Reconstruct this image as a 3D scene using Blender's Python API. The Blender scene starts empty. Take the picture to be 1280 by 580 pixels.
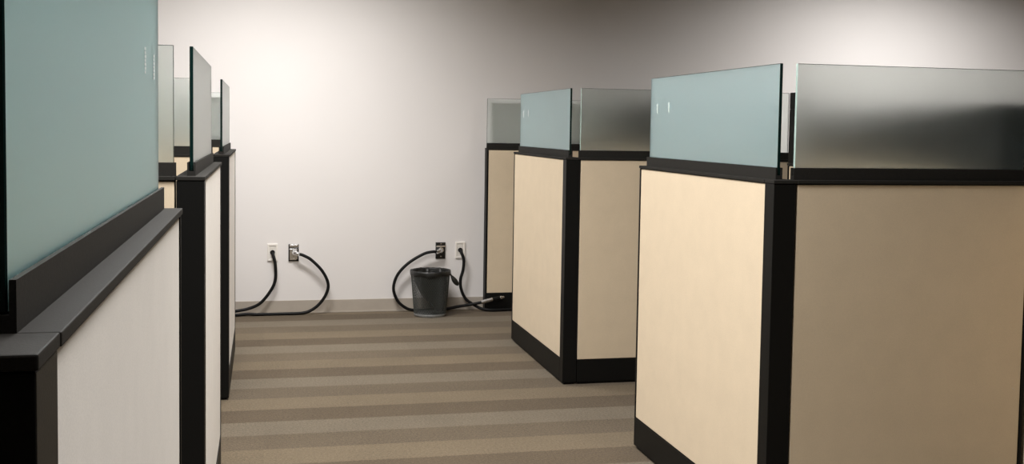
import bpy, bmesh, math, random
from mathutils import Vector, Matrix
random.seed(7)
S = bpy.context.scene
COL = S.collection
PI = math.pi

# ------------------------------------------------------------------ materials
def new_mat(name):
    m = bpy.data.materials.new(name); m.use_nodes = True
    nt = m.node_tree
    return m, nt, nt.nodes['Principled BSDF']

def coords(nt, scale=1.0):
    tc = nt.nodes.new('ShaderNodeTexCoord')
    mp = nt.nodes.new('ShaderNodeMapping')
    mp.inputs['Scale'].default_value = (scale, scale, scale) if not isinstance(scale, tuple) else scale
    nt.links.new(tc.outputs['Object'], mp.inputs['Vector'])
    return mp.outputs['Vector']

def noise(nt, vec, scale, detail=3, rough=.6):
    n = nt.nodes.new('ShaderNodeTexNoise')
    n.inputs['Scale'].default_value = scale; n.inputs['Detail'].default_value = detail
    n.inputs['Roughness'].default_value = rough
    nt.links.new(vec, n.inputs['Vector'])
    return n.outputs['Fac']

def ramp(nt, fac, stops, interp='LINEAR'):
    r = nt.nodes.new('ShaderNodeValToRGB'); r.color_ramp.interpolation = interp
    e = r.color_ramp.elements
    while len(e) < len(stops): e.new(1.0)
    for i, (p, c) in enumerate(stops):
        e[i].position = p; e[i].color = (*c, 1)
    nt.links.new(fac, r.inputs['Fac'])
    return r.outputs['Color']

def bump(nt, fac, strength, dist, bsdf):
    b = nt.nodes.new('ShaderNodeBump')
    b.inputs['Strength'].default_value = strength; b.inputs['Distance'].default_value = dist
    nt.links.new(fac, b.inputs['Height']); nt.links.new(b.outputs['Normal'], bsdf.inputs['Normal'])

def plain(name, col, rough=.5, metal=0.0, var=.12, nscale=60, bstr=.0, spec=.5, coat=0):
    m, nt, b = new_mat(name)
    v = coords(nt)
    f = noise(nt, v, nscale)
    lo = tuple(c*(1-var) for c in col); hi = tuple(min(1, c*(1+var)) for c in col)
    nt.links.new(ramp(nt, f, [(.3, lo), (.7, hi)]), b.inputs['Base Color'])
    b.inputs['Roughness'].default_value = rough; b.inputs['Metallic'].default_value = metal
    b.inputs['Specular IOR Level'].default_value = spec
    b.inputs['Coat Weight'].default_value = coat
    if bstr: bump(nt, f, bstr, .002, b)
    return m

def fabric_mat(name, col):
    m, nt, b = new_mat(name)
    v = coords(nt)
    fine = noise(nt, v, 420, 4, .7); big = noise(nt, v, 9, 2, .5)
    mx = nt.nodes.new('ShaderNodeMath'); mx.operation = 'MULTIPLY_ADD'
    nt.links.new(fine, mx.inputs[0]); mx.inputs[1].default_value = .75
    ml = nt.nodes.new('ShaderNodeMath'); ml.operation = 'MULTIPLY'; ml.inputs[1].default_value = .25
    nt.links.new(big, ml.inputs[0]); nt.links.new(ml.outputs[0], mx.inputs[2])
    lo = tuple(c*.90 for c in col); hi = tuple(min(1, c*1.08) for c in col)
    nt.links.new(ramp(nt, mx.outputs[0], [(.3, lo), (.7, hi)]), b.inputs['Base Color'])
    b.inputs['Roughness'].default_value = .95; b.inputs['Specular IOR Level'].default_value = .1
    b.inputs['Sheen Weight'].default_value = .08
    bump(nt, fine, .25, .001, b)
    return m

M = {}
M['cream'] = fabric_mat('cream_fabric', (.70, .585, .425))
M['greige'] = fabric_mat('grey_beige_fabric', (.76, .725, .67))
M['metal'] = plain('dark_powder_coat', (.0065, .0065, .006), .48, 0, .15, 350, .12, spec=.14)
M['cap'] = plain('grey_brown_powder_coat', (.024, .0228, .0205), .62, 0, .15, 350, .10, spec=.06)
M['black'] = plain('black_rubber', (.005, .005, .005), .5, 0, .2, 80, spec=.2)
M['chrome'] = plain('zinc_plated_steel', (.80, .80, .80), .25, 1, .1, 90)
M['steel_dark'] = plain('dark_steel_box', (.05, .05, .05), .3, .9, .2, 90)  # dark steel for one outlet's cover and back box
M['white_plastic'] = plain('white_plastic', (.80, .765, .71), .4, 0, .03, 40)
M['ivory_plastic'] = plain('ivory_plastic', (.70, .67, .62), .45, 0, .03, 40)
M['bin_metal'] = plain('black_mesh_metal', (.055, .060, .055), .5, .2, .2, 120)
M['bin_base'] = plain('worn_grey_metal_ring', (.30, .31, .31), .4, .4, .2, 60)
M['laminate'] = plain('dark_laminate', (.009, .009, .009), .5, 0, .2, 30, spec=.12)
M['mark_dimmed'] = plain('etched_mark_dimmed', (.58, .67, .65), .95, 0, .05, 90, spec=.0)  # same etching, colour toned down where the lamps strike it harder
M['mark'] = plain('etched_white_mark', (.93, .97, .96), .6, 0, .05, 90)
M['scuff'] = plain('pale_scuff', (.72, .66, .58), .9, 0, .05, 90)

def bag_mat():
    m, nt, b = new_mat('black_bin_liner_plastic')
    v = coords(nt); f = noise(nt, v, 28, 5, .65)
    nt.links.new(ramp(nt, f, [(.3, (.006, .006, .006)), (.7, (.016, .017, .016))]), b.inputs['Base Color'])
    b.inputs['Roughness'].default_value = .32
    bump(nt, f, .7, .01, b)
    return m
M['bag'] = bag_mat()

def glass_mat(name, tint, scatter, dcol):
    m, nt, b = new_mat(name)
    v = coords(nt); f = noise(nt, v, 240, 3, .6)
    nt.links.new(ramp(nt, f, [(.3, tuple(c*.985 for c in tint)), (.7, tint)]), b.inputs['Base Color'])
    b.inputs['Transmission Weight'].default_value = 1
    b.inputs['IOR'].default_value = 1.36
    b.inputs['Roughness'].default_value = .33
    tr = nt.nodes.new('ShaderNodeBsdfTranslucent'); tr.inputs['Color'].default_value = (.60, .80, .80, 1)
    df = nt.nodes.new('ShaderNodeBsdfDiffuse'); df.inputs['Color'].default_value = (*dcol, 1)
    mx = nt.nodes.new('ShaderNodeMixShader'); mx.inputs[0].default_value = .75
    nt.links.new(tr.outputs[0], mx.inputs[1]); nt.links.new(df.outputs[0], mx.inputs[2])
    mx2 = nt.nodes.new('ShaderNodeMixShader'); mx2.inputs[0].default_value = scatter
    nt.links.new(b.outputs[0], mx2.inputs[1]); nt.links.new(mx.outputs[0], mx2.inputs[2])
    nt.links.new(mx2.outputs[0], nt.nodes['Material Output'].inputs['Surface'])
    return m
M['glass'] = glass_mat('frosted_clear_glass', (.955, 1, .980), .03, (.55, .70, .68))
M['glass_blue'] = glass_mat('frosted_pale_blue_green_glass', (.93, .985, .99), .24, (.50, .74, .78))
M['glass_teal'] = glass_mat('frosted_teal_glass', (.62, .86, .875), .14, (.20, .48, .50))
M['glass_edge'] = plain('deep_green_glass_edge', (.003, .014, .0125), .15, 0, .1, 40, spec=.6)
M['glass_edge_lit'] = plain('lit_green_glass_edge', (.50, .66, .61), .2, 0, .05, 40, spec=.6)  # light caught by the brighter pane edges, put into their colour

def wall_mat(name, col):
    m, nt, b = new_mat(name)
    v = coords(nt); f = noise(nt, v, 180, 3, .6); g = noise(nt, v, 1.3, 2, .5)
    nt.links.new(ramp(nt, g, [(.3, tuple(c*.97 for c in col)), (.7, col)]), b.inputs['Base Color'])
    b.inputs['Roughness'].default_value = .85; b.inputs['Specular IOR Level'].default_value = .2
    bump(nt, f, .12, .001, b)
    return m
M['wall'] = wall_mat('off_white_wall_paint', (.76, .735, .715))
M['ceiling'] = wall_mat('white_ceiling_tile', (.74, .73, .71))
M['base'] = plain('taupe_vinyl_base', (.40, .355, .30), .55, 0, .04, 8)

def carpet_mat():
    m, nt, b = new_mat('striped_brown_carpet')
    tc = nt.nodes.new('ShaderNodeTexCoord'); sep = nt.nodes.new('ShaderNodeSeparateXYZ')
    nt.links.new(tc.outputs['Object'], sep.inputs[0])
    def math_(op, a, bb=None, c=None):
        n = nt.nodes.new('ShaderNodeMath'); n.operation = op
        for i, x in enumerate((a, bb, c)):
            if x is None: continue
            if isinstance(x, (int, float)): n.inputs[i].default_value = x
            else: nt.links.new(x, n.inputs[i])
        return n.outputs[0]
    edge = nt.nodes.new('ShaderNodeTexNoise'); edge.inputs['Scale'].default_value = 90
    nt.links.new(tc.outputs['Object'], edge.inputs['Vector'])
    wob = math_('MULTIPLY', math_('SUBTRACT', edge.outputs['Fac'], .5), .022)
    y = math_('ADD', sep.outputs['Y'], wob)
    P = .2445
    band = math_('DIVIDE', math_('SUBTRACT', y, 5.662-4*P*12), P)
    k = math_('FRACT', math_('DIVIDE', band, 4.0))
    stripes = ramp(nt, k, [(0, (.106, .081, .054)), (.25, (.158, .125, .083)), (.5, (.126, .099, .068)), (.75, (.163, .136, .099))], 'CONSTANT')
    # per tile tone drift: every 0.98 m x 0.98 m tile differs a little
    tx = math_('FLOOR', math_('DIVIDE', sep.outputs['X'], .98)); ty = math_('FLOOR', math_('DIVIDE', band, 2.0))
    cmb = nt.nodes.new('ShaderNodeCombineXYZ'); nt.links.new(tx, cmb.inputs[0]); nt.links.new(ty, cmb.inputs[1])
    wn = nt.nodes.new('ShaderNodeTexWhiteNoise'); wn.noise_dimensions = '2D'; nt.links.new(cmb.outputs[0], wn.inputs['Vector'])
    f1 = noise(nt, tc.outputs['Object'], 85, 6, .85)
    f2 = noise(nt, tc.outputs['Object'], 3.0, 2, .5)
    gain = math_('ADD', math_('MULTIPLY_ADD', wn.outputs['Value'], .10, .95), math_('MULTIPLY', math_('SUBTRACT', f1, .5), 2.6))
    gain = math_('ADD', gain, math_('MULTIPLY', math_('SUBTRACT', f2, .5), .25))
    mul = nt.nodes.new('ShaderNodeVectorMath'); mul.operation = 'SCALE'
    nt.links.new(stripes, mul.inputs[0]); nt.links.new(gain, mul.inputs['Scale'])
    nt.links.new(mul.outputs[0], b.inputs['Base Color'])
    b.inputs['Roughness'].default_value = 1; b.inputs['Specular IOR Level'].default_value = .05
    b.inputs['Sheen Weight'].default_value = .1
    bump(nt, f1, .6, .006, b)
    return m
M['carpet'] = carpet_mat()

def emit_mat():
    m, nt, b = new_mat('lit_acrylic_diffuser')
    b.inputs['Base Color'].default_value = (.85, .85, .82, 1)
    b.inputs['Emission Color'].default_value = (1, .93, .82, 1); b.inputs['Emission Strength'].default_value = 1.5
    return m
M['diffuser'] = emit_mat()

# ------------------------------------------------------------------ geometry helpers
def box(bm, a, b, bevel=0.0, seg=2):
    a = Vector(a); b = Vector(b)
    lo = Vector([min(p, q) for p, q in zip(a, b)]); hi = Vector([max(p, q) for p, q in zip(a, b)])
    t = bmesh.new(); bmesh.ops.create_cube(t, size=1)
    for v in t.verts: v.co = Vector([lo[i]+(v.co[i]+.5)*(hi[i]-lo[i]) for i in range(3)])
    if bevel: bmesh.ops.bevel(t, geom=list(t.edges), offset=bevel, segments=seg, profile=.6, affect='EDGES')
    merge(bm, t)

def merge(bm, t):
    me = bpy.data.meshes.new('tmp'); t.to_mesh(me); t.free(); bm.from_mesh(me); bpy.data.meshes.remove(me)

def obj(name, bm, mats, parent=None, loc=None, smooth=False):
    me = bpy.data.meshes.new(name)
    bmesh.ops.recalc_face_normals(bm, faces=list(bm.faces))
    bm.to_mesh(me); bm.free()
    for m in (mats if isinstance(mats, (list, tuple)) else [mats]): me.materials.append(m)
    if smooth:
        for p in me.polygons: p.use_smooth = True
    o = bpy.data.objects.new(name, me); COL.objects.link(o)
    if parent: o.parent = parent
    if loc: o.location = loc
    return o

def tag(o, label, cat, group=None):
    o['label'] = label; o['category'] = cat
    if group: o['group'] = group
    return o

def thing(name, label, cat, loc=(0, 0, 0), rotz=0, group=None):
    o = bpy.data.objects.new(name, None); COL.objects.link(o)
    o.empty_display_size = .1; o.location = loc; o.rotation_euler = (0, 0, rotz)
    return tag(o, label, cat, group)

def struct(name, bm, m, parent=None):
    o = obj(name, bm, m, parent); o['kind'] = 'structure'; return o

def tube(bm, pts, rad, seg=12, sub=8, cap=True, ribs=0):
    """smooth tube through pts (Catmull-Rom); rad may be a function of arc parameter"""
    P = [Vector(p) for p in pts]
    P = [P[0]*2-P[1]] + P + [P[-1]*2-P[-2]]
    path = []
    for i in range(1, len(P)-2):
        for j in range(sub):
            t = j/sub; p0, p1, p2, p3 = P[i-1:i+3]
            path.append(.5*((2*p1)+(p2-p0)*t+(2*p0-5*p1+4*p2-p3)*t*t+(3*p1-p0-3*p2+p3)*t**3))
    path.append(P[-2])
    rings = []; n = len(path); prev = None
    for i, p in enumerate(path):
        d = (path[min(i+1, n-1)]-path[max(i-1, 0)]).normalized()
        if prev is None:
            prev = d.orthogonal().normalized()
        u = (prev-d*prev.dot(d)).normalized(); prev = u; w = d.cross(u)
        r = rad(i/(n-1)) if callable(rad) else rad
        if ribs: r *= 1+.05*math.sin(i*ribs)
        rings.append([bm.verts.new(p+(u*math.cos(2*PI*k/seg)+w*math.sin(2*PI*k/seg))*r) for k in range(seg)])
    for a, b in zip(rings, rings[1:]):
        for k in range(seg): bm.faces.new((a[k], a[(k+1) % seg], b[(k+1) % seg], b[k]))
    if cap:
        bm.faces.new(rings[0]); bm.faces.new(rings[-1])

def lathe(bm, prof, seg=48, center=(0, 0), wob=None, close=False):
    rings = []
    for j, (r, z) in enumerate(prof):
        ring = []
        for k in range(seg):
            a = 2*PI*k/seg; rr, zz = r, z; dx = dy = 0
            if wob: rr, zz, dx, dy = wob(j, a, r, z)
            ring.append(bm.verts.new((center[0]+dx+rr*math.cos(a), center[1]+dy+rr*math.sin(a), zz)))
        rings.append(ring)
    for a, b in zip(rings, rings[1:]):
        for k in range(seg): bm.faces.new((a[k], a[(k+1) % seg], b[(k+1) % seg], b[k]))
    if close: bm.faces.new(rings[-1])
    return rings

# ------------------------------------------------------------------ the room
WY = 8.945           # back wall
XA, XB, YA, ZC = -6.0, 9.0, -10.0, 3.02
b = bmesh.new(); box(b, (XA-.1, YA-.1, -.1), (XB+.1, WY+.1, 0)); struct('floor', b, M['carpet'])
b = bmesh.new(); box(b, (XA-.1, WY, 0), (XB+.1, WY+.12, ZC)); struct('wall_back', b, M['wall'])
b = bmesh.new(); box(b, (XA-.12, YA, 0), (XA, WY, ZC)); struct('wall_left', b, M['wall'])
b = bmesh.new(); box(b, (XB, YA, 0), (XB+.12, WY, ZC)); struct('wall_right', b, M['wall'])
b = bmesh.new(); box(b, (XA-.1, YA-.12, 0), (XB+.1, YA, ZC)); struct('wall_front', b, M['wall'])
b = bmesh.new(); box(b, (XA-.1, YA-.1, ZC), (XB+.1, WY+.1, ZC+.1)); CEIL = struct('ceiling', b, M['ceiling'])
b = bmesh.new()
box(b, (XA, WY-.006, 0), (XB, WY, .106), .002); box(b, (XA, WY-.012, 0), (XB, WY-.006, .012), .003)
struct('baseboard_back', b, M['base'])

# ------------------------------------------------------------------ cubicle dividers
HC, HG = 1.3625, 1.775
T = .085
def marks(parent, end, mat, hh):
    """two tiny stacked rows of etched dashes near the pane's end (too small to read in the photo)"""
    for d, dz in ((.245, .0), (.10, -.004)):
        m = bmesh.new()
        for r, w in enumerate((.017, .015, .018, .014, .017, .016, .013)):
            z = 1.655+dz-r*.0066
            box(m, (end-d, .0362, z-hh), (end-d+w, .0372, z+hh))
        obj('etched_mark', m, mat, parent)

def divider(name, label, L, origin, du, dv, fab, post=0.0, lead=0.0, trim=.012, g0=.065, g1=.035, rail0=.062, rail1=.012, mark=False, group=None, glass=True, scuff=None, T=T, lit_end=False, pane='glass'):
    """local x runs along the divider from its near end, local y into its thickness from the face seen first"""
    root = thing(name, label, 'divider', origin, 0, group)
    du = Vector(du); dv = Vector(dv)
    root.matrix_world = Matrix(((du.x, dv.x, 0, origin[0]), (du.y, dv.y, 0, origin[1]), (0, 0, 1, origin[2]), (0, 0, 0, 1)))
    s = post if post else lead
    e = L-trim
    bm = bmesh.new(); box(bm, (s+.001, .013, .1), (e-.001, T-.013, 1.349))
    obj('frame', bm, M['metal'], root)
    for v0, v1 in ((.003, .014), (T-.014, T-.003)):
        bm = bmesh.new(); box(bm, (s+.002, v0, .150), (e-.002, v1, 1.347), .004, 3)
        f = obj('fabric_panel', bm, fab, root)
        if scuff and v0 < .01:
            bm = bmesh.new(); tube(bm, [(scuff[0]+dx, .0026, scuff[1]+dz) for dx, dz in scuff[2]], .0011, 6, 4)
            obj('scuff', bm, M['scuff'], f)
    bm = bmesh.new(); box(bm, (s, 0, .013), (e, T, .148), .0015); obj('kick_plate', bm, M['metal'], root)
    bm = bmesh.new(); box(bm, (.015, .012, 0), (L-.015, T-.012, .014)); obj('base_glide', bm, M['black'], root)
    if post:
        bm = bmesh.new(); box(bm, (0, 0, .013), (post-.0012, T, 1.349), .0025, 3); p = obj('corner_post', bm, M['metal'], root)
        bm = bmesh.new(); box(bm, (-.002, -.002, 1.3502), (post-.001, T+.002, HC), .0018, 2); obj('post_cap', bm, M['cap'], p)
    if lead:
        bm = bmesh.new(); box(bm, (0, 0, .013), (lead-.001, T, 1.3495), .002); obj('end_trim', bm, M['metal'], root)
    bm = bmesh.new(); box(bm, (e+.0005, 0, .013), (L, T, 1.3495), .002); obj('end_trim', bm, M['metal'], root)
    bm = bmesh.new(); box(bm, ((post if post else 0), -.003, 1.3502), (L+.002, T+.003, HC), .0018, 2); obj('top_cap', bm, M['cap'], root)
    if glass:
        bm = bmesh.new()   # U-shaped channel holding the pane
        x0, x1 = rail0, L-rail1
        prof = [(.030, HC), (.056, HC), (.056, 1.405), (.0505, 1.405), (.0505, 1.377), (.0355, 1.377), (.0355, 1.405), (.030, 1.405)]
        A = [bm.verts.new((x0, y, z)) for y, z in prof]; B = [bm.verts.new((x1, y, z)) for y, z in prof]
        n = len(prof)
        for i in range(n): bm.faces.new((A[i], A[(i+1) % n], B[(i+1) % n], B[i]))
        for r in (A, B):
            for q in ((0, 1, 4, 5), (1, 2, 3, 4), (0, 5, 6, 7)): bm.faces.new([r[i] for i in q])
        obj('glass_rail', bm, M['cap'], root)
        bm = bmesh.new(); box(bm, (g0, .0373, 1.3775), (L-g1, .0487, HG), .0016, 1)
        bm.normal_update(); bm.faces.ensure_lookup_table()
        for f in bm.faces:
            n_ = f.normal
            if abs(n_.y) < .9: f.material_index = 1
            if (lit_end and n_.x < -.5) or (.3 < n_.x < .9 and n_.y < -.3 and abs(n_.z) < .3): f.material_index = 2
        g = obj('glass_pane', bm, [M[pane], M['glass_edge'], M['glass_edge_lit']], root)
        if mark: marks(g, L-g1, M['mark_dimmed' if (mark is True and pane == 'glass_blue') else 'mark'], .0024 if pane == 'glass_teal' else .0031)
    return root

XR, XR2 = 1.745, 1.744
XL1, XL2, XL3 = -.160, -.1846, -.189
RX, LX, FY, BY = (1, 0, 0), (-1, 0, 0), (0, 1, 0), (0, -1, 0)
AISLE = 'dividers lining the aisle'; CROSS = 'dividers turning off the aisle'; SPINE = 'dividers along the backs of the cubicles'; BACK = 'dividers against the back wall'
# right-hand row
divider('cubicle_divider', 'big bright cream aisle divider under a pale blue-green frosted screen', 1.405, (XR, 3.509, 0), FY, RX, M['cream'],
        post=.075, g0=.055, g1=.030, rail0=.052, mark=True, pane='glass_blue', group=AISLE)
divider('cubicle_divider', 'wide shaded tan divider whose frosted screen fades from silver to black', .955, (XR+T+.004, 3.509, 0), RX, FY, M['cream'],
        g0=.006, g1=.012, rail0=0, rail1=.002, group=CROSS, scuff=(.905, .585, ((0, 0), (.006, -.002), (.011, -.007))), T=.075, lit_end=True)
divider('cubicle_divider', 'sliver of cream divider past the far end of the wide shaded tan divider', 1.39, (2.800, 3.580, 0), BY, RX, M['cream'],
        lead=.03, group=SPINE)
divider('cubicle_divider', 'bright cream aisle divider between the wastebasket and the biggest cream divider', 1.388, (XR2, 6.202, 0), FY, RX, M['cream'],
        post=.075, g0=.070, g1=.022, rail0=.066, mark='bright', pane='glass_blue', group=AISLE)
divider('cubicle_divider', 'shaded tan divider with smoky grey frosted screen, partly behind the biggest cream divider', 1.40, (XR2+T+.004, 6.202, 0), RX, FY, M['cream'],
        g0=.006, g1=.044, rail0=0, rail1=.042, group=CROSS, T=.075, lit_end=True)
divider('cubicle_divider', 'tan divider under the long dark bin, glimpsed in the gap between two frosted screens', 1.87, (2.800, 5.480, 0), BY, RX, M['cream'],
        glass=False, group=SPINE, lead=.012)
divider('cubicle_divider', 'tan divider standing against the back wall beside the wastebasket cables', 1.40, (1.803, 8.853, 0), RX, FY, M['cream'],
        lead=.015, g0=.006, g1=.02, rail0=.006, group=BACK)
divider('cubicle_divider', 'tan divider under a dark bin, hidden in blur behind the smoky grey frosted screen', 2.45, (2.800, 8.760, 0), BY, RX, M['cream'],
        glass=False, group=SPINE, lead=.012)
# left-hand row
divider('cubicle_divider', 'grey-beige aisle divider closest to the camera, topped by a huge teal frosted screen', 1.400, (XL1, .831, 0), FY, LX, M['greige'],
        post=.085, g0=.086, g1=.055, rail0=.083, rail1=.020, mark=True, pane='glass_teal', group=AISLE)
divider('cubicle_divider', 'grey-beige aisle divider, middle one of its row of three, just past the teal screen', 1.365, (XL2, 3.557, 0), FY, LX, M['greige'],
        post=.085, g0=.066, g1=.085, rail0=.058, rail1=.065, group=AISLE)
divider('cubicle_divider', 'cream divider under a pale screen, between the teal screen and the next black corner post', .95, (XL2-T-.004, 3.557, 0), LX, FY, M['cream'],
        g0=.006, g1=.012, rail0=0, rail1=.002, group=CROSS, T=.075)
divider('cubicle_divider', 'grey-beige aisle divider, last of its row, where the black wall cables disappear', 1.378, (XL3, 6.150, 0), FY, LX, M['greige'],
        post=.085, g0=.066, g1=.06, rail0=.058, rail1=.04, group=AISLE)
divider('cubicle_divider', 'cream divider under a pale screen, seen past the middle black corner post of the row', .95, (XL3-T-.004, 6.150, 0), LX, FY, M['cream'],
        g0=.006, g1=.012, rail0=0, rail1=.002, group=CROSS, T=.075)
divider('cubicle_divider', 'cream divider at the back wall, glimpsed behind the last black screen edge of the row', 1.0, (-.27, 8.853, 0), LX, FY, M['cream'],
        lead=.015, g0=.006, g1=.02, rail0=.006, group=BACK)

# ------------------------------------------------------------------ overhead bins standing on the dividers
def overhead_bin(label, y0, y1, h=.385, depth=.46, doors=2, upright=0):
    r = thing('overhead_bin', label, 'storage bin', (2.800, y0, HC), 0, 'overhead bins')
    w = y1-y0
    bm = bmesh.new()
    box(bm, (0, 0, .001), (.016, w, h), .002)                       # back, top, bottom, ends: one folded carcass
    box(bm, (.014, 0, .001), (depth-.024, w, .020), .002); box(bm, (.014, 0, h-.02), (depth-.002, w, h), .002)
    box(bm, (.014, 0, .018), (depth-.024, .018, h-.018)); box(bm, (.014, w-.018, .018), (depth-.024, w, h-.018))
    obj('carcass', bm, M['laminate'], r)
    if upright:
        bm = bmesh.new(); box(bm, (0, w-.135, h+.0005), (.035, w, upright), .003); obj('end_upright', bm, M['laminate'], r)
    dw = w/doors
    for i in range(doors):
        a = i*dw; hw = min(.06, dw*.3)
        bm = bmesh.new(); box(bm, (depth-.022, a+.004, .004), (depth-.003, a+dw-.004, h-.024), .003)
        d = obj('flipper_door', bm, M['laminate'], r)
        bm = bmesh.new(); box(bm, (depth-.004, a+dw/2-hw, .02), (depth+.012, a+dw/2+hw, .032), .003); obj('handle', bm, M['chrome'], d)
    return r
overhead_bin('long dark storage bin blurred behind the frosted screen that fades from silver to black', 3.72, 5.475, h=.295, upright=.385)
overhead_bin('dark overhead storage bin blurred behind the smoky grey frosted screen', 6.95, 8.74)

# ------------------------------------------------------------------ outlets
def white_outlet(x, z, label):
    r = thing('outlet_plate', label, 'outlet', (x, WY, z), 0, 'white cable outlets')
    bm = bmesh.new()
    W, H, D = .041, .069, -.012
    box(bm, (-W, D, H-.016), (W, 0, H), .003); box(bm, (-W, D, -H), (W, 0, -H+.016), .003)
    box(bm, (-W, D, -H+.014), (-W+.014, 0, H-.014), .002); box(bm, (W-.014, D, -H+.014), (W, 0, H-.014), .002)
    obj('plate', bm, M['white_plastic'], r)
    bm = bmesh.new(); box(bm, (-W+.0135, -.008, -H+.0155), (W-.0135, 0, H-.0155), .001)
    for zz in (H-.0345, -H+.0345): box(bm, (-.012, -.0095, zz-.002), (.012, -.007, zz+.002), .0005)
    obj('insert', bm, M['ivory_plastic'], r)
    bm = bmesh.new(); lathe_y(bm, [(.0, -.0145), (.019, -.0145), (.0195, -.007)], 24); obj('grommet', bm, M['black'], r)
    return r
def lathe_y(bm, prof, seg=24, cx=0, cz=0):
    rings = [[bm.verts.new((cx+max(r, 1e-4)*math.cos(2*PI*k/seg), y, cz+max(r, 1e-4)*math.sin(2*PI*k/seg))) for k in range(seg)] for r, y in prof]
    for a, c in zip(rings, rings[1:]):
        for k in range(seg): bm.faces.new((a[k], a[(k+1) % seg], c[(k+1) % seg], c[k]))
def steel_outlet(x, z, label, sgn, cover, back):
    """open gang box with a steel cover and an elbow fitting pointing sideways (sgn)"""
    r = thing('outlet_box', label, 'outlet', (x, WY, z), 0, 'steel power outlets')
    W, H = .041, .069
    bm = bmesh.new(); box(bm, (-W, -.010, -H), (W, 0, H), .003); obj('back_box', bm, back, r)
    bm = bmesh.new()
    box(bm, (-W+.006, -.020, H-.026), (W-.005, -.009, H-.002), .002)
    box(bm, (-W+.008, -.018, -H+.010), (W-.020, -.009, H-.036), .002)
    box(bm, (W-.024, -.013, -H+.016), (W-.010, -.009, H-.036), .001)
    obj('cover_plate', bm, cover, r)
    if sgn < 0:
        bm = bmesh.new(); box(bm, (-W+.004, -.0225, H-.038), (W-.002, -.0175, H-.026), .001)
        obj('mounting_strap', bm, M['chrome'], r)
    for zz in (H-.012, -H+.020):
        bm = bmesh.new(); lathe_y(bm, [(.0, -.0235), (.006, -.0225), (.0065, -.017)], 16, .002, zz); obj('screw', bm, M['chrome'], r)
    bm = bmesh.new()
    tube(bm, [(-.002*sgn, -.018, .006), (.004*sgn, -.040, .003), (.018*sgn, -.058, .001), (.040*sgn, -.066, -.006)], .0165, 16, 6)
    obj('elbow_fitting', bm, M['chrome'], r)
    bm = bmesh.new(); tube(bm, [(-.002*sgn, -.016, .006), (-.002*sgn, -.03, .006)], .024, 6, 2); obj('lock_nut', bm, M['chrome'], r)
    return r
P1, P2, P3, P4 = (.066, .500), (.233, .496), (1.436, .502), (1.604, .505)
white_outlet(*P1, 'white cable outlet whose black cable drops to the row with the teal screen')
steel_outlet(*P2, 'shiny steel power outlet with black-rimmed box, beside a white outlet above bare carpet', 1, M['chrome'], M['black'])
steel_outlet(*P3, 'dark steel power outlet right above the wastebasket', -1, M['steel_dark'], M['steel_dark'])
white_outlet(*P4, 'white cable outlet between the wastebasket and the tan back-wall divider')

# ------------------------------------------------------------------ cables
CR = .0125
def cable(label, pts, group='black wall cables'):
    bm = bmesh.new(); tube(bm, pts, CR, 14, 14)
    o = obj('power_cable', bm, M['black'], smooth=True); return tag(o, label, 'cable', group)
cable('thin black cable hanging from the white outlet and curving behind the last grey-beige divider',
      [(.066, 8.934, .499), (.072, 8.905, .478), (.088, 8.893, .405), (.088, 8.888, .282), (.047, 8.885, .189), (-.031, 8.880, .097), (-.121, 8.880, .056), (-.212, 8.862, .042), (-.42, 8.825, .016), (-.60, 8.80, .0135)])
cable('black cable looping wide from the shiny steel outlet down along the baseboard',
      [(.278, 8.878, .490), (.31, 8.875, .480), (.373, 8.868, .443), (.459, 8.865, .353), (.506, 8.862, .252), (.493, 8.860, .17), (.441, 8.858, .09), (.375, 8.857, .038), (.30, 8.855, .0155), (.138, 8.853, .013), (-.05, 8.849, .0135), (-.12, 8.845, .018), (-.212, 8.84, .014), (-.42, 8.78, .0135), (-.60, 8.74, .0135)])
c3 = cable('black cable looping from the dark steel outlet behind the wastebasket to a silver connector',
      [(1.392, 8.878, .497), (1.36, 8.876, .499), (1.283, 8.872, .481), (1.16, 8.870, .408), (1.072, 8.872, .313), (1.039, 8.874, .204), (1.068, 8.876, .107), (1.123, 8.878, .048), (1.198, 8.880, .016), (1.337, 8.88, .0135), (1.475, 8.870, .02), (1.578, 8.85, .042), (1.68, 8.83, .060), (1.765, 8.815, .078)])
cable('black cable dropping from the white outlet to the foot of the tan back-wall divider',
      [(1.604, 8.934, .508), (1.607, 8.905, .488), (1.626, 8.893, .429), (1.621, 8.888, .344), (1.599, 8.885, .261), (1.606, 8.880, .181), (1.645, 8.872, .1), (1.715, 8.855, .05), (1.775, 8.825, .022), (1.86, 8.80, .0135), (1.99, 8.81, .0135), (2.15, 8.82, .0135)])
# connector: silver sleeve, black plug body, metal tip, as parts of the looping cable
def along(p0, p1, prof, name, m, seg=16):
    a, c = Vector(p0), Vector(p1)
    bm = bmesh.new(); d = (c-a).normalized(); u = d.orthogonal().normalized(); w = d.cross(u)
    rings = [[bm.verts.new(a+(c-a)*t+(u*math.cos(2*PI*k/seg)+w*math.sin(2*PI*k/seg))*r) for k in range(seg)] for t, r in prof]
    for p, q in zip(rings, rings[1:]):
        for k in range(seg): bm.faces.new((p[k], p[(k+1) % seg], q[(k+1) % seg], q[k]))
    bm.faces.new(rings[0]); bm.faces.new(rings[-1])
    return obj(name, bm, m, c3)
s = along((1.765, 8.815, .078), (1.862, 8.815, .103), [(0, .014), (.04, .0165), (.5, .0165), (.52, .0185), (.66, .0185), (.68, .0165), (.96, .0165), (1, .014)], 'connector_sleeve', M['chrome']); s['label'] = 'silver connector sleeve'
along((1.858, 8.815, .102), (1.925, 8.822, .112), [(0, .011), (.1, .017), (.9, .017), (1, .015)], 'plug_body', M['black'])
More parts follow.
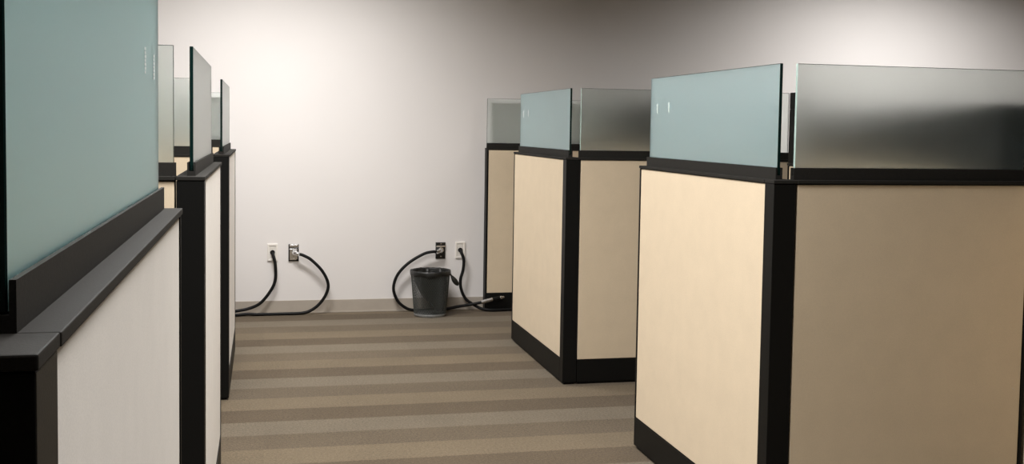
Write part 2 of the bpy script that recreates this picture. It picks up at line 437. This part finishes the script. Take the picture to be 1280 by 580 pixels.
s = along((1.925, 8.822, .112), (1.960, 8.826, .117), [(0, .012), (.1, .0145), (.5, .0145), (.55, .010), (1, .010)], 'plug_tip', M['chrome']); s['label'] = 'silver plug tip'

# ------------------------------------------------------------------ wastebasket and liner
BX, BYc, BH = 1.318, 8.700, .368
wb = thing('wastebasket', 'black wire mesh wastebasket on the carpet under the dark steel outlet', 'wastebasket', (BX, BYc, 0))
def mesh_wall():
    bm = bmesh.new(); n, rows = 64, 24
    V = []
    for j in range(rows+1):
        t = j/rows; z = .022+(BH-.034)*t; r = .130+(.158-.130)*t
        V.append([bm.verts.new((r*math.cos(2*PI*(k+.5*(j % 2))/n), r*math.sin(2*PI*(k+.5*(j % 2))/n), z)) for k in range(n)])
    for j in range(rows):       # diamond lattice: triangles merged pairwise into rhombi
        for k in range(n):
            a, c = V[j], V[j+1]
            if j % 2 == 0:
                bm.faces.new((a[k], a[(k+1) % n], c[k])); bm.faces.new((a[(k+1) % n], c[(k+1) % n], c[k]))
            else:
                bm.faces.new((a[k], c[(k+1) % n], c[k])); bm.faces.new((a[k], a[(k+1) % n], c[(k+1) % n]))
    horiz = [e for e in bm.edges if abs(e.verts[0].co.z-e.verts[1].co.z) < 1e-5 and len(e.link_faces) == 2]
    bmesh.ops.dissolve_edges(bm, edges=horiz, use_verts=False)
    bmesh.ops.wireframe(bm, faces=list(bm.faces), thickness=.0034, use_even_offset=True, use_replace=True, use_boundary=True)
    return bm
obj('mesh_side', mesh_wall(), M['bin_metal'], wb)
def ring(R, z, r, m, name):
    bm = bmesh.new(); seg, ks = 64, 10
    g = [[bm.verts.new(((R+r*math.cos(2*PI*k/ks))*math.cos(2*PI*i/seg), (R+r*math.cos(2*PI*k/ks))*math.sin(2*PI*i/seg), z+r*math.sin(2*PI*k/ks))) for k in range(ks)] for i in range(seg)]
    for i in range(seg):
        for k in range(ks): bm.faces.new((g[i][k], g[(i+1) % seg][k], g[(i+1) % seg][(k+1) % ks], g[i][(k+1) % ks]))
    return obj(name, bm, m, wb, smooth=True)
ring(.159, BH-.008, .0055, M['bin_metal'], 'rim')
bm = bmesh.new()
lathe(bm, [(.131, .024), (.1325, .020), (.129, .002), (.125, 0), (.123, .003), (.122, .010), (.0001, .010)], 64)
s = obj('base', bm, M['bin_base'], wb, smooth=True); s['label'] = 'grey metal base ring'
# liner: skirt folded over the rim, creased opening, body hanging inside
ln = thing('bin_liner', 'black plastic bag lining the mesh wastebasket, folded over its rim', 'bag', (BX, BYc, 0))
def skw(j, a, r, z):
    w = .0022*math.sin(7*a+.8)+.0016*math.sin(13*a+2)+.0014*math.sin(23*a)
    dz = .004*math.sin(5*a+1)+.003*math.sin(11*a)
    if j == 0: return r+w*.6, z+dz, 0, 0
    if j == 1: return r+w*.5, z+dz*.5, 0, 0
    if j in (4, 5): return r+w*.2, z+abs(w)*.8, 0, 0
    return r+w*.15, z, 0, 0
bm = bmesh.new()
lathe(bm, [(.1640, BH-.032), (.1655, BH-.026), (.1668, BH-.016), (.1668, BH-.005), (.1640, BH+.003), (.157, BH+.003), (.1505, BH-.006)], 96, wob=skw)
obj('folded_edge', bm, M['bag'], ln, smooth=True)
def bdw(j, a, r, z):
    t = j/9.0
    w = (.006+.010*t)*math.sin(6*a+1.3*j*.3)+.006*math.sin(11*a+.9*j)+.003*math.sin(19*a)
    dx = .055*max(0, t-.30); lim = (.1575-.028*(BH-z)/BH)-.014-dx
    lift = max(0, .25-math.cos(a))*.15*max(0, t-.30)
    rr = max(.0003, min(r+w*(.3 if j == 0 else 1), lim))
    return rr, z+lift+(.005*math.sin(5*a) if j == 9 else 0), dx, 0
prof = [(.1500, BH-.006), (.143, BH-.022), (.136, BH-.055), (.132, BH-.10), (.130, .22), (.126, .17), (.122, .12), (.114, .07), (.09, .04), (.02, .028)]
bm = bmesh.new(); lathe(bm, prof, 96, wob=bdw, close=True)
obj('bag_body', bm, M['bag'], ln, smooth=True)
bm = bmesh.new()   # the knotted spare corner sticking out over the rim
tube(bm, [(.150, -.066, BH-.022), (.163, -.066, BH-.040), (.178, -.064, BH-.062), (.196, -.060, BH-.088), (.212, -.056, BH-.108), (.218, -.054, BH-.118)],
     lambda t: .007+.014*math.sin(PI*min(1, max(0, t-.12)/.9))**1.5+(.003 if t < .05 else 0), 14, 8)
for v in bm.verts: v.co.y = -.062+(v.co.y+.062)*.6
obj('tied_corner', bm, M['bag'], ln, smooth=True)

# ------------------------------------------------------------------ lights: recessed troffers in the ceiling, with two added fills
def troffer(x, y, wx, wy, power, col=(1, .93, .82), spread=170, tilt=(0, 0)):
    bm = bmesh.new(); box(bm, (x-wx/2, y-wy/2, ZC-.004), (x+wx/2, y+wy/2, ZC-.001))
    obj('light_diffuser', bm, M['diffuser'], CEIL)
    bm = bmesh.new()
    for a, c in (((x-wx/2-.03, y-wy/2-.03), (x+wx/2+.03, y-wy/2)), ((x-wx/2-.03, y+wy/2), (x+wx/2+.03, y+wy/2+.03)),
                 ((x-wx/2-.03, y-wy/2), (x-wx/2, y+wy/2)), ((x+wx/2, y-wy/2), (x+wx/2+.03, y+wy/2))):
        box(bm, (*a, ZC-.008), (*c, ZC-.0005))
    obj('light_frame', bm, M['white_plastic'], CEIL)
    l = bpy.data.lights.new('troffer_lamp', 'AREA'); l.shape = 'RECTANGLE'; l.size = wx; l.size_y = wy
    l.energy = power; l.color = col; l.spread = math.radians(spread)
    o = bpy.data.objects.new('troffer_lamp', l); COL.objects.link(o); o.location = (x, y, ZC-.012)
    o.rotation_euler = (math.radians(tilt[0]), math.radians(tilt[1]), 0)
    return o
LC = (1, .975, .962)
LIGHTS = [
    (.06, 7.45, 1.2, .5, 107, LC, 150, (15, 0)),     # the row over the aisle
    (.30, 5.0, 1.2, .6, 70, LC, 165, (0, 0)),
    (.32, 2.95, 1.2, .6, 76, LC, 160, (0, 0)),
    (.75, .9, 1.2, .6, 16, LC, 100, (0, 0)),          # added narrow fill near the camera, brightens the closest grey-beige divider
    (-1.9, 2.1, 1.2, .6, 55, LC, 165, (0, 0)),        # added fill behind the teal screen, lifts the cream cross divider
    (5.40, 7.45, 1.2, .5, 106, LC, 148, (17, 0)),     # next row along the wall
]
for a in LIGHTS: troffer(*a)

w = bpy.data.worlds.new('world'); S.world = w; w.use_nodes = True
w.node_tree.nodes['Background'].inputs[0].default_value = (.05, .05, .05, 1)

# ------------------------------------------------------------------ camera
f, cy, yaw, pitch, roll, hcam = 1358.45, 238.63, .2245, .0575, .0156, 1.53
fw = Vector((math.sin(yaw)*math.cos(pitch), math.cos(yaw)*math.cos(pitch), -math.sin(pitch)))
rt = Vector((math.cos(yaw), -math.sin(yaw), 0)); up = rt.cross(fw)
r2 = rt*math.cos(roll)+up*math.sin(roll); u2 = -rt*math.sin(roll)+up*math.cos(roll)
cam = bpy.data.cameras.new('camera'); co = bpy.data.objects.new('camera', cam); COL.objects.link(co)
co.matrix_world = Matrix(((r2.x, u2.x, -fw.x, 0), (r2.y, u2.y, -fw.y, 0), (r2.z, u2.z, -fw.z, hcam), (0, 0, 0, 1)))
cam.sensor_fit = 'HORIZONTAL'; cam.sensor_width = 36; cam.lens = f*36/1280
cam.shift_y = -(290-cy)/1280
cam.clip_start = .05; cam.clip_end = 60
S.camera = co

vs = S.view_settings
vs.view_transform = 'Standard'; vs.look = 'None'; vs.gamma = 1; vs.use_curve_mapping = False
vs.exposure = 0.0
S.cycles.use_denoising = True
S.cycles.max_bounces = 12; S.cycles.transmission_bounces = 10; S.cycles.diffuse_bounces = 6
